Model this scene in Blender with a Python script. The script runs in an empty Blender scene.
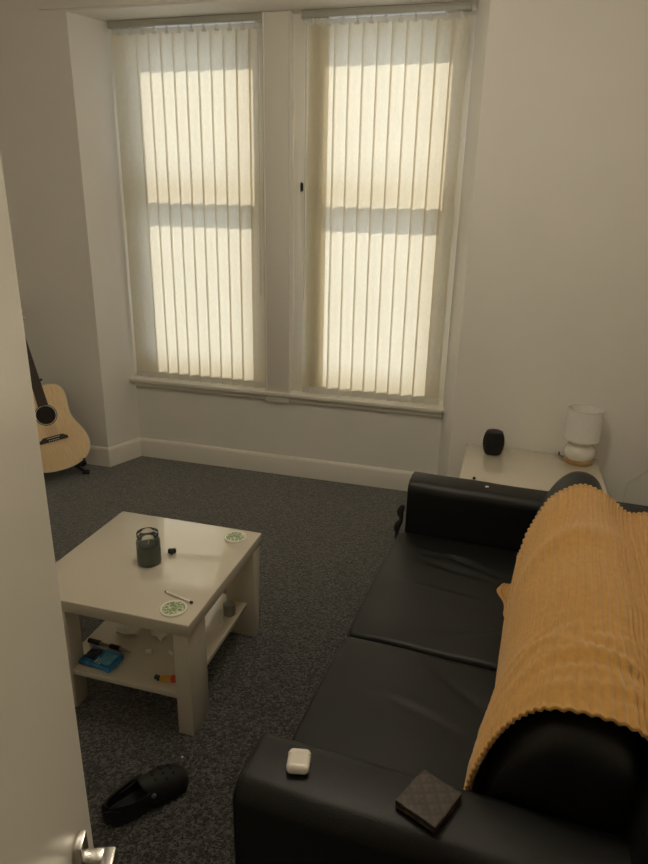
import bpy, bmesh, math, random
from mathutils import Vector, Matrix, noise
random.seed(7)
scene = bpy.context.scene
COL = scene.collection
PI = math.pi
R = math.radians

# ------------------------------------------------------------------ materials
def new_mat(name):
    m = bpy.data.materials.new(name); m.use_nodes = True
    nt = m.node_tree
    b = nt.nodes.get('Principled BSDF')
    return m, nt, b

def mat(name, color, rough=0.5, metal=0.0, var=0.0, vscale=8.0, bump=0.0, bscale=60.0, bdist=0.002,
        coat=0.0, sheen=0.0, spec=0.5, trans=0.0, ior=1.45, stretch=None, voro=False):
    m, nt, b = new_mat(name)
    b.inputs['Base Color'].default_value = (*color, 1)
    b.inputs['Roughness'].default_value = rough
    b.inputs['Metallic'].default_value = metal
    b.inputs['Specular IOR Level'].default_value = spec
    b.inputs['IOR'].default_value = ior
    b.inputs['Coat Weight'].default_value = coat
    b.inputs['Coat Roughness'].default_value = 0.03
    b.inputs['Sheen Weight'].default_value = sheen
    b.inputs['Transmission Weight'].default_value = trans
    tc = nt.nodes.new('ShaderNodeTexCoord')
    src = tc.outputs['Object']
    if stretch:
        mp = nt.nodes.new('ShaderNodeMapping'); mp.inputs['Scale'].default_value = stretch
        nt.links.new(src, mp.inputs[0]); src = mp.outputs[0]
    if var > 0:
        n = nt.nodes.new('ShaderNodeTexNoise'); n.inputs['Scale'].default_value = vscale
        n.inputs['Detail'].default_value = 5
        nt.links.new(src, n.inputs['Vector'])
        r = nt.nodes.new('ShaderNodeValToRGB')
        r.color_ramp.elements[0].position = 0.3; r.color_ramp.elements[1].position = 0.7
        r.color_ramp.elements[0].color = (*[c * (1 - var) for c in color], 1)
        r.color_ramp.elements[1].color = (*[min(1, c * (1 + var)) for c in color], 1)
        nt.links.new(n.outputs['Fac'], r.inputs[0]); nt.links.new(r.outputs[0], b.inputs['Base Color'])
    if bump > 0:
        if voro:
            n2 = nt.nodes.new('ShaderNodeTexVoronoi'); o2 = 'Distance'
        else:
            n2 = nt.nodes.new('ShaderNodeTexNoise'); n2.inputs['Detail'].default_value = 4; o2 = 'Fac'
        n2.inputs['Scale'].default_value = bscale
        nt.links.new(src, n2.inputs['Vector'])
        bp = nt.nodes.new('ShaderNodeBump'); bp.inputs['Strength'].default_value = bump
        bp.inputs['Distance'].default_value = bdist
        nt.links.new(n2.outputs[o2], bp.inputs['Height']); nt.links.new(bp.outputs[0], b.inputs['Normal'])
    return m

def carpet_mat():
    m, nt, b = new_mat('carpet_loop_pile')
    tc = nt.nodes.new('ShaderNodeTexCoord')
    v = nt.nodes.new('ShaderNodeTexVoronoi'); v.inputs['Scale'].default_value = 130
    n = nt.nodes.new('ShaderNodeTexNoise'); n.inputs['Scale'].default_value = 95; n.inputs['Detail'].default_value = 4
    nt.links.new(tc.outputs['Object'], v.inputs['Vector']); nt.links.new(tc.outputs['Object'], n.inputs['Vector'])
    bw = nt.nodes.new('ShaderNodeRGBToBW'); nt.links.new(v.outputs['Color'], bw.inputs[0])
    mx = nt.nodes.new('ShaderNodeMath'); mx.operation = 'ADD'
    nt.links.new(bw.outputs[0], mx.inputs[0]); nt.links.new(n.outputs['Fac'], mx.inputs[1])
    hf = nt.nodes.new('ShaderNodeMath'); hf.operation = 'MULTIPLY'; hf.inputs[1].default_value = 0.5
    nt.links.new(mx.outputs[0], hf.inputs[0])
    r = nt.nodes.new('ShaderNodeValToRGB'); e = r.color_ramp.elements
    e[0].position = 0.34; e[0].color = (0.009, 0.0089, 0.0087, 1)
    e[1].position = 0.68; e[1].color = (0.108, 0.105, 0.100, 1)
    x = r.color_ramp.elements.new(0.52); x.color = (0.029, 0.0285, 0.027, 1)
    nt.links.new(hf.outputs[0], r.inputs[0]); nt.links.new(r.outputs[0], b.inputs['Base Color'])
    b.inputs['Roughness'].default_value = 0.95; b.inputs['Specular IOR Level'].default_value = 0.15
    b.inputs['Sheen Weight'].default_value = 0.75
    bp = nt.nodes.new('ShaderNodeBump'); bp.inputs['Strength'].default_value = 1.0; bp.inputs['Distance'].default_value = 0.005
    nt.links.new(hf.outputs[0], bp.inputs['Height']); nt.links.new(bp.outputs[0], b.inputs['Normal'])
    return m

def blind_mat(name, color, tfac, opaque=0.0):
    m, nt, b = new_mat(name)
    out = nt.nodes.get('Material Output')
    nt.nodes.remove(b)
    d = nt.nodes.new('ShaderNodeBsdfDiffuse'); t = nt.nodes.new('ShaderNodeBsdfTranslucent')
    mix = nt.nodes.new('ShaderNodeMixShader'); mix.inputs[0].default_value = tfac
    tc = nt.nodes.new('ShaderNodeTexCoord'); mp = nt.nodes.new('ShaderNodeMapping')
    mp.inputs['Scale'].default_value = (1, 1, 0.25)
    n = nt.nodes.new('ShaderNodeTexNoise'); n.inputs['Scale'].default_value = 220; n.inputs['Detail'].default_value = 3
    nt.links.new(tc.outputs['Object'], mp.inputs[0]); nt.links.new(mp.outputs[0], n.inputs['Vector'])
    r = nt.nodes.new('ShaderNodeValToRGB')
    r.color_ramp.elements[0].position = .3; r.color_ramp.elements[1].position = .7
    r.color_ramp.elements[0].color = (*[c * .93 for c in color], 1); r.color_ramp.elements[1].color = (*color, 1)
    nt.links.new(n.outputs['Fac'], r.inputs[0])
    nt.links.new(r.outputs[0], d.inputs[0]); nt.links.new(r.outputs[0], t.inputs[0])
    nt.links.new(d.outputs[0], mix.inputs[1]); nt.links.new(t.outputs[0], mix.inputs[2])
    nt.links.new(mix.outputs[0], out.inputs[0])
    return m

def clear_mat(name, tint=(1, 1, 1), rough=0.02, refl=1.0):
    # thin clear pane: transparent with fresnel gloss
    m, nt, b = new_mat(name)
    out = nt.nodes.get('Material Output'); nt.nodes.remove(b)
    t = nt.nodes.new('ShaderNodeBsdfTransparent'); t.inputs[0].default_value = (*tint, 1)
    g = nt.nodes.new('ShaderNodeBsdfGlossy'); g.inputs['Roughness'].default_value = rough
    fr = nt.nodes.new('ShaderNodeFresnel'); fr.inputs[0].default_value = 1.45
    ml = nt.nodes.new('ShaderNodeMath'); ml.operation = 'MULTIPLY'; ml.inputs[1].default_value = refl
    nt.links.new(fr.outputs[0], ml.inputs[0])
    mix = nt.nodes.new('ShaderNodeMixShader'); nt.links.new(ml.outputs[0], mix.inputs[0])
    nt.links.new(t.outputs[0], mix.inputs[1]); nt.links.new(g.outputs[0], mix.inputs[2])
    nt.links.new(mix.outputs[0], out.inputs[0])
    return m

M = {}
FILL_STRENGTH = 74  # emission of the added pendant fill light
M['wall'] = mat('matt_wall_paint', (0.86, 0.835, 0.785), 0.85, var=.015, vscale=3, bump=.12, bscale=180, bdist=.0006, spec=.2)
M['ceiling'] = mat('ceiling_paint', (0.88, 0.86, 0.81), 0.9, bump=.1, bscale=120, bdist=.0006)
M['trim'] = mat('satin_white_gloss_trim', (0.82, 0.79, 0.72), 0.38, bump=.06, bscale=40, bdist=.0006)
M['frame'] = mat('window_frame_paint', (0.80, 0.78, 0.73), 0.4, bump=.05, bscale=40, bdist=.0005)
M['carpet'] = carpet_mat()
M['blind'] = blind_mat('cream_blind_fabric', (0.93, 0.892, 0.785), 0.60)
M['rail'] = mat('white_plastic_rail', (0.74, 0.73, 0.68), 0.4, bump=.02)
M['headrail'] = mat('grey_blind_rail', (0.46, 0.46, 0.40), 0.4, bump=.02)
M['glass'] = clear_mat('window_glass')
M['door'] = mat('brushed_gloss_door_paint', (0.86, 0.825, 0.745), 0.26, bump=.10, bscale=14, bdist=.0008, stretch=(18, 18, .8))
M['steel'] = mat('polished_steel', (0.66, 0.64, 0.60), 0.27, 1.0, bump=.04, bscale=300, bdist=.0002)
M['leather'] = mat('black_leather', (0.0058, 0.0059, 0.0053), 0.47, bump=.25, bscale=330, bdist=.0008, voro=True, spec=.5)
M['leather_seam'] = mat('black_leather_piping', (0.008, 0.008, 0.0075), 0.38, bump=.1, bscale=400)
M['throw'] = mat('mustard_fleece', (0.60, 0.325, 0.085), 0.9, var=.10, vscale=60, bump=.5, bscale=420, bdist=.002, sheen=.55, spec=.1)
M['gloss_cream'] = mat('cream_gloss_lacquer', (0.66, 0.605, 0.50), 0.04, coat=1.0, bump=.006, bscale=14, bdist=.0005)
M['gloss_cream'].node_tree.nodes['Principled BSDF'].inputs['Coat IOR'].default_value = 1.8
M['black_plastic'] = mat('black_plastic', (0.012, 0.012, 0.012), 0.45, bump=.05, bscale=200, bdist=.0003)
M['black_metal'] = mat('black_tube', (0.01, 0.01, 0.01), 0.4, bump=.03)
M['speaker_cloth'] = mat('charcoal_speaker_mesh', (0.014, 0.014, 0.014), 0.85, bump=.9, bscale=900, bdist=.001, voro=True)
M['shade'] = blind_mat('white_lamp_shade_cloth', (0.96, 0.95, 0.92), 0.16)
M['ceramic'] = mat('white_glazed_ceramic', (0.78, 0.75, 0.69), 0.22, coat=.4, bump=.02)
M['gold'] = mat('pale_wood_ring', (0.42, 0.27, 0.12), 0.42, var=.2, vscale=30)
M['bulb'] = mat('bulb_glass', (0.85, 0.84, 0.8), 0.25, bump=.01)
M['spruce'] = mat('spruce_soundboard', (0.93, 0.68, 0.40), 0.5, var=.10, vscale=14, stretch=(14, 1, .6), coat=.0, spec=.3)
M['mahogany'] = mat('brown_guitar_side', (0.20, 0.095, 0.045), 0.35, var=.25, vscale=10, stretch=(8, 8, .8))
M['rosewood'] = mat('dark_rosewood', (0.035, 0.022, 0.016), 0.5, var=.3, vscale=30, stretch=(12, 12, 1))
M['dark'] = mat('dark_interior', (0.018, 0.012, 0.009), 0.8, var=.2)
M['ivory'] = mat('ivory_plastic', (0.75, 0.70, 0.58), 0.4, bump=.02)
M['string'] = mat('steel_string', (0.55, 0.5, 0.4), 0.3, 1.0, bump=.02)
M['fret'] = mat('dull_bronze_wire', (0.10, 0.075, 0.045), 0.5, .5, bump=.02)
M['clear'] = clear_mat('clear_jar_glass', (0.95, 0.97, 0.95), .03, 1.0)
M['wax'] = mat('grey_green_candle_wax', (0.19, 0.235, 0.21), 0.5, var=.12, vscale=30, bump=.05)
M['wax_pool'] = mat('dark_candle_top', (0.035, 0.04, 0.036), 0.35, var=.2, vscale=60)
M['wick'] = mat('pale_wick', (0.6, 0.58, 0.5), 0.8, bump=.05)
M['white'] = mat('white_gloss_plastic', (0.85, 0.81, 0.73), 0.18, coat=.4, bump=.01)
M['paper'] = mat('white_paper', (0.80, 0.78, 0.72), 0.8, var=.03, bump=.1, bscale=50)
M['paper_blue'] = mat('blue_print_paper', (0.23, 0.26, 0.46), 0.6, var=.5, vscale=60)
M['blue'] = mat('glossy_blue_packet', (0.03, 0.17, 0.36), 0.25, var=.45, vscale=25, bump=.2, bscale=40)
M['blue_light'] = mat('light_blue_print', (0.10, 0.38, 0.55), 0.3, var=.2, vscale=40)
M['navy'] = mat('dark_navy_print', (0.012, 0.018, 0.05), 0.3, var=.3)
M['yellow'] = mat('yellow_lighter_plastic', (0.62, 0.36, 0.06), 0.3, var=.05)
M['red'] = mat('red_lighter_plastic', (0.55, 0.06, 0.045), 0.3, var=.05)
M['grey_tin'] = mat('dull_grey_tin', (0.30, 0.29, 0.25), 0.4, .4, var=.1, bump=.05)
M['rubber'] = mat('black_foam_rubber', (0.010, 0.010, 0.0095), 0.6, bump=.15, bscale=250, bdist=.0006)
M['rubber_in'] = mat('dark_foam_footbed', (0.015, 0.015, 0.014), 0.75, bump=.3, bscale=300, bdist=.0008, voro=True)
M['hole'] = mat('black_hole_wall', (0.003, 0.003, 0.003), 0.9, bump=.02)
M['rivet'] = mat('grey_plastic_rivet', (0.10, 0.10, 0.095), 0.4, bump=.02)
M['fabric_black'] = mat('black_crumpled_fabric', (0.010, 0.0095, 0.011), 0.7, var=.3, vscale=40, bump=.4, bscale=60, bdist=.003)
M['stone'] = mat('outside_stone', (0.42, 0.36, 0.28), 0.9, var=.2, vscale=6, bump=.4, bscale=30, bdist=.004)

def coaster_mat():
    m, nt, b = new_mat('coaster_leaf_print')
    tc = nt.nodes.new('ShaderNodeTexCoord')
    w = nt.nodes.new('ShaderNodeTexNoise'); w.inputs['Scale'].default_value = 62; w.inputs['Detail'].default_value = 3
    w.inputs['Distortion'].default_value = 2.2
    nt.links.new(tc.outputs['Object'], w.inputs['Vector'])
    r = nt.nodes.new('ShaderNodeValToRGB'); e = r.color_ramp.elements
    e[0].position = .40; e[0].color = (0.16, 0.24, 0.09, 1); e[1].position = .60; e[1].color = (0.66, 0.68, 0.55, 1)
    x = e.new(.5); x.color = (0.36, 0.44, 0.25, 1)
    nt.links.new(w.outputs['Fac'], r.inputs[0]); nt.links.new(r.outputs[0], b.inputs['Base Color'])
    b.inputs['Roughness'].default_value = .35
    return m
M['leaf'] = coaster_mat()

def monogram_mat():
    # brown coated canvas with faint rows of small pale motifs
    m, nt, b = new_mat('brown_patterned_canvas')
    tc = nt.nodes.new('ShaderNodeTexCoord')
    def lattice(scale, rot, off):
        mp = nt.nodes.new('ShaderNodeMapping'); mp.inputs['Scale'].default_value = (scale, scale, 0)
        mp.inputs['Rotation'].default_value = (0, 0, rot); mp.inputs['Location'].default_value = off
        nt.links.new(tc.outputs['Object'], mp.inputs[0])
        v = nt.nodes.new('ShaderNodeTexVoronoi'); v.inputs['Scale'].default_value = 1; v.inputs['Randomness'].default_value = 0
        nt.links.new(mp.outputs[0], v.inputs['Vector'])
        return v.outputs['Distance']
    a = lattice(46, R(45), (0, 0, 0)); c = lattice(92, R(45), (.25, .25, 0))
    mn = nt.nodes.new('ShaderNodeMath'); mn.operation = 'MULTIPLY'
    nt.links.new(a, mn.inputs[0]); nt.links.new(c, mn.inputs[1])
    n = nt.nodes.new('ShaderNodeTexNoise'); n.inputs['Scale'].default_value = 90
    nt.links.new(tc.outputs['Object'], n.inputs['Vector'])
    ad = nt.nodes.new('ShaderNodeMath'); ad.operation = 'MULTIPLY_ADD'; ad.inputs[1].default_value = .12
    nt.links.new(n.outputs['Fac'], ad.inputs[0]); nt.links.new(mn.outputs[0], ad.inputs[2])
    r = nt.nodes.new('ShaderNodeValToRGB'); e = r.color_ramp.elements
    e[0].position = .08; e[0].color = (0.078, 0.058, 0.042, 1); e[1].position = .24; e[1].color = (0.044, 0.031, 0.024, 1)
    nt.links.new(ad.outputs[0], r.inputs[0]); nt.links.new(r.outputs[0], b.inputs['Base Color'])
    b.inputs['Roughness'].default_value = .5
    return m
M['canvas'] = monogram_mat()
M['canvas_edge'] = mat('brown_wallet_lining', (0.035, 0.022, 0.016), .55, bump=.1)

# ------------------------------------------------------------------ mesh helpers
def bm_new(): return bmesh.new()

def box(bm, x0, x1, y0, y1, z0, z1, bev=0.0, seg=2):
    t = bmesh.new()
    bmesh.ops.create_cube(t, size=1)
    for v in t.verts:
        v.co = Vector(((x0 + x1) / 2 + v.co.x * (x1 - x0), (y0 + y1) / 2 + v.co.y * (y1 - y0), (z0 + z1) / 2 + v.co.z * (z1 - z0)))
    if bev > 0:
        bmesh.ops.bevel(t, geom=t.edges[:], offset=bev, segments=seg, profile=.5, affect='EDGES')
    merge(bm, t)

def merge(bm, t, mtx=None):
    mp = {}
    for v in t.verts:
        mp[v] = bm.verts.new(mtx @ v.co if mtx else v.co)
    for f in t.faces:
        try: bm.faces.new([mp[v] for v in f.verts])
        except ValueError: pass
    t.free()

def prism(bm, pts, z0, z1):
    lo = [bm.verts.new((x, y, z0)) for x, y in pts]; hi = [bm.verts.new((x, y, z1)) for x, y in pts]
    n = len(pts)
    bm.faces.new(lo[::-1]); bm.faces.new(hi)
    for i in range(n):
        bm.faces.new([lo[i], lo[(i + 1) % n], hi[(i + 1) % n], hi[i]])

def loft(bm, rings, caps=True, closed=True):
    vs = [[bm.verts.new(p) for p in r] for r in rings]
    n = len(rings[0])
    for i in range(len(vs) - 1):
        for j in range(n if closed else n - 1):
            k = (j + 1) % n
            bm.faces.new([vs[i][j], vs[i][k], vs[i + 1][k], vs[i + 1][j]])
    if caps and closed:
        bm.faces.new(vs[0][::-1]); bm.faces.new(vs[-1])
    return vs

def lathe(bm, prof, n=40, cx=0, cy=0, cap=True):
    rings = []
    for r, z in prof:
        rings.append([(cx + r * math.cos(2 * PI * i / n), cy + r * math.sin(2 * PI * i / n), z) for i in range(n)])
    loft(bm, rings, caps=cap)

def tube(bm, pts, r, n=10, radii=None):
    pts = [Vector(p) for p in pts]
    rings = []
    prev = None
    for i, p in enumerate(pts):
        d = (pts[min(i + 1, len(pts) - 1)] - pts[max(i - 1, 0)]).normalized()
        if prev is None:
            up = Vector((0, 0, 1)) if abs(d.z) < .9 else Vector((1, 0, 0))
            a = d.cross(up).normalized()
        else:
            a = (prev - d * prev.dot(d)).normalized()
        prev = a
        c = d.cross(a)
        rr = radii[i] if radii else r
        rings.append([p + a * rr * math.cos(2 * PI * k / n) + c * rr * math.sin(2 * PI * k / n) for k in range(n)])
    loft(bm, rings)

def smooth_path(pts, m=8):
    pts = [Vector(p) for p in pts]; out = []
    for i in range(len(pts) - 1):
        p0 = pts[max(i - 1, 0)]; p1 = pts[i]; p2 = pts[i + 1]; p3 = pts[min(i + 2, len(pts) - 1)]
        for k in range(m):
            t = k / m
            out.append(0.5 * ((2 * p1) + (p2 - p0) * t + (2 * p0 - 5 * p1 + 4 * p2 - p3) * t * t + (3 * p1 - p0 - 3 * p2 + p3) * t ** 3))
    out.append(pts[-1])
    return out

def axis_samples(h, r, mid, cor=4):
    s = [-h + r * (1 - math.cos(PI / 2 * i / cor)) for i in range(cor)]
    m = [-(h - r) + 2 * (h - r) * i / mid for i in range(mid + 1)]
    return s + m + [-q for q in reversed(s)]

def rbox(bm, c, size, r, mid=(4, 4, 4), fn=None, cor=4):
    """rounded box, optionally deformed by fn(Vector)->Vector (fn gets local centred coords)"""
    h = [s / 2 for s in size]
    ax = [axis_samples(h[i], r, mid[i], cor) for i in range(3)]
    cache = {}
    def vert(p):
        q = Vector([max(-(h[i] - r), min(h[i] - r, p[i])) for i in range(3)])
        d = Vector(p) - q
        if d.length > 1e-9:
            d = d.normalized() * r
        o = q + d
        key = (round(p[0], 6), round(p[1], 6), round(p[2], 6))
        if key not in cache:
            if fn: o = fn(o)
            cache[key] = bm.verts.new(o + Vector(c))
        return cache[key]
    for k in range(3):
        i, j = (k + 1) % 3, (k + 2) % 3
        for sg in (-1, 1):
            for a in range(len(ax[i]) - 1):
                for b in range(len(ax[j]) - 1):
                    q = []
                    for (da, db) in ((0, 0), (1, 0), (1, 1), (0, 1)):
                        p = [0, 0, 0]; p[k] = sg * h[k]; p[i] = ax[i][a + da]; p[j] = ax[j][b + db]
                        q.append(vert(p))
                    if sg < 0: q = q[::-1]
                    try: bm.faces.new(q)
                    except ValueError: pass

def build(name, bm, m, parent=None, smooth=True, angle=40, loc=None, rotz=0):
    bmesh.ops.remove_doubles(bm, verts=bm.verts[:], dist=1e-6)
    bmesh.ops.recalc_face_normals(bm, faces=bm.faces[:])
    me = bpy.data.meshes.new(name); bm.to_mesh(me); bm.free()
    if smooth:
        me.polygons.foreach_set('use_smooth', [True] * len(me.polygons))
        me.set_sharp_from_angle(angle=R(angle))
    if isinstance(m, (list, tuple)):
        for q in m: me.materials.append(M[q])
    else:
        me.materials.append(M[m])
    o = bpy.data.objects.new(name, me); COL.objects.link(o)
    if parent: o.parent = parent
    if loc is not None: o.location = loc
    o.rotation_euler.z = rotz
    return o

def tag(o, label, cat, group=None):
    o['label'] = label; o['category'] = cat
    if group: o['group'] = group
    return o

def thing(name, label, cat, loc=(0, 0, 0), rotz=0, group=None, mtx=None):
    o = bpy.data.objects.new(name, None); COL.objects.link(o)
    o.empty_display_size = .05
    if mtx is not None: o.matrix_world = mtx
    else:
        o.location = loc; o.rotation_euler = (0, 0, rotz)
    return tag(o, label, cat, group)

def struct(name, bm, m, parent=None, smooth=False, label=None):
    o = build(name, bm, m, parent, smooth)
    if parent is None:
        o['kind'] = 'structure'
        if label: o['label'] = label
    return o

# ------------------------------------------------------------------ room shell
YW = 3.294      # plane of the window wall
YA = 3.526      # plane of the panel under the window
XL, XR = -3.30, 1.02
YF = -0.42      # wall with the doorway, behind the camera
ZC = 2.60
YO = 3.86       # outer face of the window wall

bm = bm_new(); box(bm, XL - .2, XR + .2, -1.9, YO, -.1, 0); struct('floor', bm, 'carpet')
bm = bm_new(); box(bm, XL - .2, XR + .2, -1.9, YO, ZC, ZC + .1); struct('ceiling', bm, 'ceiling')
bm = bm_new(); box(bm, XL - .2, XL, -1.9, YO, 0, ZC); struct('wall_left', bm, 'wall')
bm = bm_new(); box(bm, XR, XR + .2, -1.9, YO, 0, ZC); struct('wall_right', bm, 'wall')
# window wall: two splayed masses, lintel, panel under the sill
bm = bm_new()
prism(bm, [(XL, YW), (-2.303, YW), (-2.218, YA), (-2.275, YA + .07), (-2.275, YO), (XL, YO)], 0, ZC)
prism(bm, [(-.212, YW), (XR, YW), (XR, YO), (-.25, YO), (-.25, YA + .07), (-.286, YA)], 0, ZC)
prism(bm, [(-2.303, YW), (-.212, YW), (-.286, YA), (-.25, YA + .07), (-.25, YO), (-2.275, YO), (-2.275, YA + .07), (-2.218, YA)], 2.478, ZC)
struct('wall_back', bm, 'wall')
bm = bm_new(); box(bm, -2.275, -.25, YA, YO, 0, .47); struct('wall_alcove', bm, 'wall')
# doorway wall behind the camera and the hall beyond it
bm = bm_new()
box(bm, XL, -.02, YF - .12, YF, 0, ZC); box(bm, .80, XR, YF - .12, YF, 0, ZC); box(bm, -.02, .80, YF - .12, YF, 2.04, ZC)
struct('wall_front', bm, 'wall')
bm = bm_new(); box(bm, XL, XR, -1.9, -1.8, 0, ZC); struct('wall_hall', bm, 'wall')
# door lining
bm = bm_new()
box(bm, -.02, .015, YF - .13, YF + .012, 0, 2.04); box(bm, .765, .80, YF - .13, YF + .012, 0, 2.04); box(bm, .015, .765, YF - .13, YF + .012, 2.005, 2.04)
struct('trim_1', bm, 'trim')
# painted batten over the window opening
bm = bm_new(); box(bm, -2.46, -.12, YW - .022, YW, 2.487, 2.555, .004); struct('trim_2', bm, 'wall', smooth=True)

def skirting(name, pts, h=.122, t=.017):
    """pts: inner line of the wall, room on the left-hand side when walking"""
    bm = bm_new()
    prof = [(0, 0), (t, 0), (t, h - .018), (t * .75, h - .007), (t * .35, h), (0, h)]
    P = [Vector((p[0], p[1])) for p in pts]
    rings = []
    for i, p in enumerate(P):
        ns = []
        if i > 0: d = (P[i] - P[i - 1]).normalized(); ns.append(Vector((-d.y, d.x)))
        if i < len(P) - 1: d = (P[i + 1] - P[i]).normalized(); ns.append(Vector((-d.y, d.x)))
        n = ns[0] if len(ns) == 1 else (ns[0] + ns[1]) / (1 + ns[0].dot(ns[1]))
        rings.append([(p.x + n.x * a, p.y + n.y * a, z) for a, z in prof])
    loft(bm, rings)
    struct(name, bm, 'trim', smooth=True)
skirting('baseboard_back', [(XR, YW), (-.212, YW), (-.286, YA), (-2.218, YA), (-2.303, YW), (XL, YW)])
skirting('baseboard_left', [(XL, YW - .02), (XL, YF)])
skirting('baseboard_right', [(XR, YF), (XR, YW - .02)])

# window board
bm = bm_new()
box(bm, -2.236, -.278, 3.476, 3.66, .510, .534, .006, 3)
box(bm, -2.222, -.285, 3.500, YA, .478, .510, .005)
struct('trim_3', bm, 'trim', smooth=True)
# pier between the two windows
bm = bm_new(); box(bm, -1.325, -1.180, 3.490, YO, .47, 2.478, .006); box(bm, -1.185, -1.122, 3.560, YO, .47, 2.478, .003)
struct('wall_pier', bm, 'trim', smooth=True)
bm = bm_new(); tube(bm, [(-1.182, 3.492, .534), (-1.182, 3.492, 2.478)], .006); tube(bm, [(-1.322, 3.492, .534), (-1.322, 3.492, 2.478)], .006)
struct('trim_4', bm, 'trim', smooth=True)

# sash windows (y around 3.66 .. 3.76)
def sash_window(n, x0, x1, gx0, gx1):
    """x0..x1 hole, gx0..gx1 daylight opening"""
    f = bm_new()
    y0, y1 = 3.655, 3.76
    box(f, x0, gx0 - .045, y0, y1, .47, 2.478); box(f, gx1 + .045, x1, y0, y1, .47, 2.478)
    box(f, gx0 - .045, gx1 + .045, y0, y1, 2.44, 2.478); box(f, gx0 - .045, gx1 + .045, y0, y1, .47, .59)
    w = struct('window_%d' % n, f, 'frame')
    s = bm_new()        # upper sash, outer track
    yu0, yu1 = 3.712, 3.752
    box(s, gx0 - .045, gx0, yu0, yu1, 1.58, 2.44, .004); box(s, gx1, gx1 + .045, yu0, yu1, 1.58, 2.44, .004)
    box(s, gx0, gx1, yu0, yu1, 2.415, 2.44, .004); box(s, gx0, gx1, yu0, yu1, 1.612, 1.715, .004)
    struct('upper_sash', s, 'frame', w, True)
    s = bm_new()        # lower sash, inner track
    yl0, yl1 = 3.664, 3.706
    box(s, gx0 - .045, gx0, yl0, yl1, .59, 1.68, .004); box(s, gx1, gx1 + .045, yl0, yl1, .59, 1.68, .004)
    box(s, gx0, gx1, yl0, yl1, .59, .69, .004); box(s, gx0, gx1, yl0, yl1, 1.598, 1.68, .004)
    ls = struct('lower_sash', s, 'frame', w, True)
    g = bm_new(); box(g, gx0 - .01, gx1 + .01, 3.730, 3.734, 1.66, 2.42); struct('pane', g, 'glass', w)
    g = bm_new(); box(g, gx0 - .01, gx1 + .01, 3.683, 3.687, .67, 1.62); struct('pane', g, 'glass', w)
sash_window(1, -2.275, -1.33, -2.095, -1.440)
sash_window(2, -1.12, -.25, -1.063, -.425)

# ------------------------------------------------------------------ vertical blinds
YB = 3.517
def make_slat(w, z0, z1):
    bm = bm_new(); n = 6
    # slightly bowed cloth strip with small real thickness
    def ring(z):
        a = [(w * (i / n - .5), .0035 * math.cos(PI * (i / n - .5)) , z) for i in range(n + 1)]
        b = [(x, y + .0006, z) for x, y, z in reversed(a)]
        return a + b
    zs = [z0 + (z1 - z0) * i / 6 for i in range(7)]
    loft(bm, [ring(z) for z in zs])
    return bm
def vertical_blind(label, x0, x1, ang_fn, x_fn, n, wand_x):
    t = thing('vertical_blind', label, 'window blind', ((x0 + x1) / 2, YB, .534), 0, 'vertical blinds at the windows')
    def L(x): return x - (x0 + x1) / 2
    zt = 2.478 - .534
    b = bm_new(); box(b, L(x0) - .012, L(x1) + .004, -.020, .020, zt - .034, zt - .001, .003)
    build('headrail', b, 'headrail', t)
    slat_me = weight_me = hang_me = None
    for i in range(n):
        x = x_fn(i); a = ang_fn(i)
        if slat_me is None:
            s = build('slat', make_slat(.0795, .008, zt - .062), 'blind', t)
            wb = bm_new(); box(wb, -.0385, .0385, .0004, .0052, .0095, .044, .001)
            wgt = build('bottom_weight', wb, 'rail', s)
            hb = bm_new()
            box(hb, -.012, .012, -.001, .005, zt - .066, zt - .050, .002); box(hb, -.004, .004, -.001, .003, zt - .052, zt - .030, .001)
            hg = build('hanger', hb, 'rail', s)
            src = (s, wgt, hg)
        else:
            s = src[0].copy(); COL.objects.link(s); s.parent = t
            for c in src[1:]:
                d = c.copy(); COL.objects.link(d); d.parent = s
        s.location = (L(x), 0, 0); s.rotation_euler.z = a
    # link chain joining the weights
    b = bm_new(); pts = []
    for i in range(n - 1):
        xa, xb = L(x_fn(i)), L(x_fn(i + 1))
        for k in range(6):
            u = k / 6; pts.append((xa + (xb - xa) * u, -.012, .013 - .010 * 4 * u * (1 - u) * .6))
    pts.append((L(x_fn(n - 1)), -.012, .013))
    tube(b, pts, .0011, 6); build('link_chain', b, 'rail', t)
    b = bm_new(); tube(b, [(wand_x - (x0 + x1) / 2, -.014, zt - .05), (wand_x - (x0 + x1) / 2, -.016, .55)], .0035, 8)
    build('wand', b, 'rail', t)
    return t
SL = R(13)
vertical_blind('cream vertical blind on the left window, beside the guitar corner', -2.194, -1.327,
               lambda i: SL + R(random.uniform(-2, 2)), lambda i: -2.152 + i * (.782 / 11), 12, -1.352)
def x2(i):
    return -1.070 + [0, .022, .046, .080][i] if i < 4 else -.990 + (i - 3) * (.638 / 9)
vertical_blind('cream vertical blind on the right window, nearer the lamp and sofa', -1.112, -.312,
               lambda i: SL + R(random.uniform(-2, 2)), x2, 13, -1.098)
b = bm_new(); box(b, -.55, -.50, 3.481, 3.497, .534, .538, .001)
o_ = bm_new(); rbox(o_, (0, -.006, 0), (.016, .012, .040), .004, (2, 2, 4)); tube(o_, [(0, -.010, .012), (0, -.020, .022)], .004, 8); tube(o_, [(0, -.010, -.012), (0, -.020, -.022)], .004, 8)
o_ = build('cord_cleat', o_, 'black_metal', None, loc=(-1.131, 3.560, 1.672)); tag(o_, 'small dark cord cleat on the window pier beside the right blind', 'cleat')
o = build('blind_clip', b, 'ivory'); tag(o, 'tiny pale clip lying on the window board under the right blind', 'clip')

# ------------------------------------------------------------------ door
AZ = R(21.5)
EDGE = Vector((-.340, .40))            # free edge, room-side
dirh = Vector((-math.sin(AZ), math.cos(AZ)))        # hinge -> free edge
DW = .80
hinge = EDGE - dirh * DW
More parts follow.
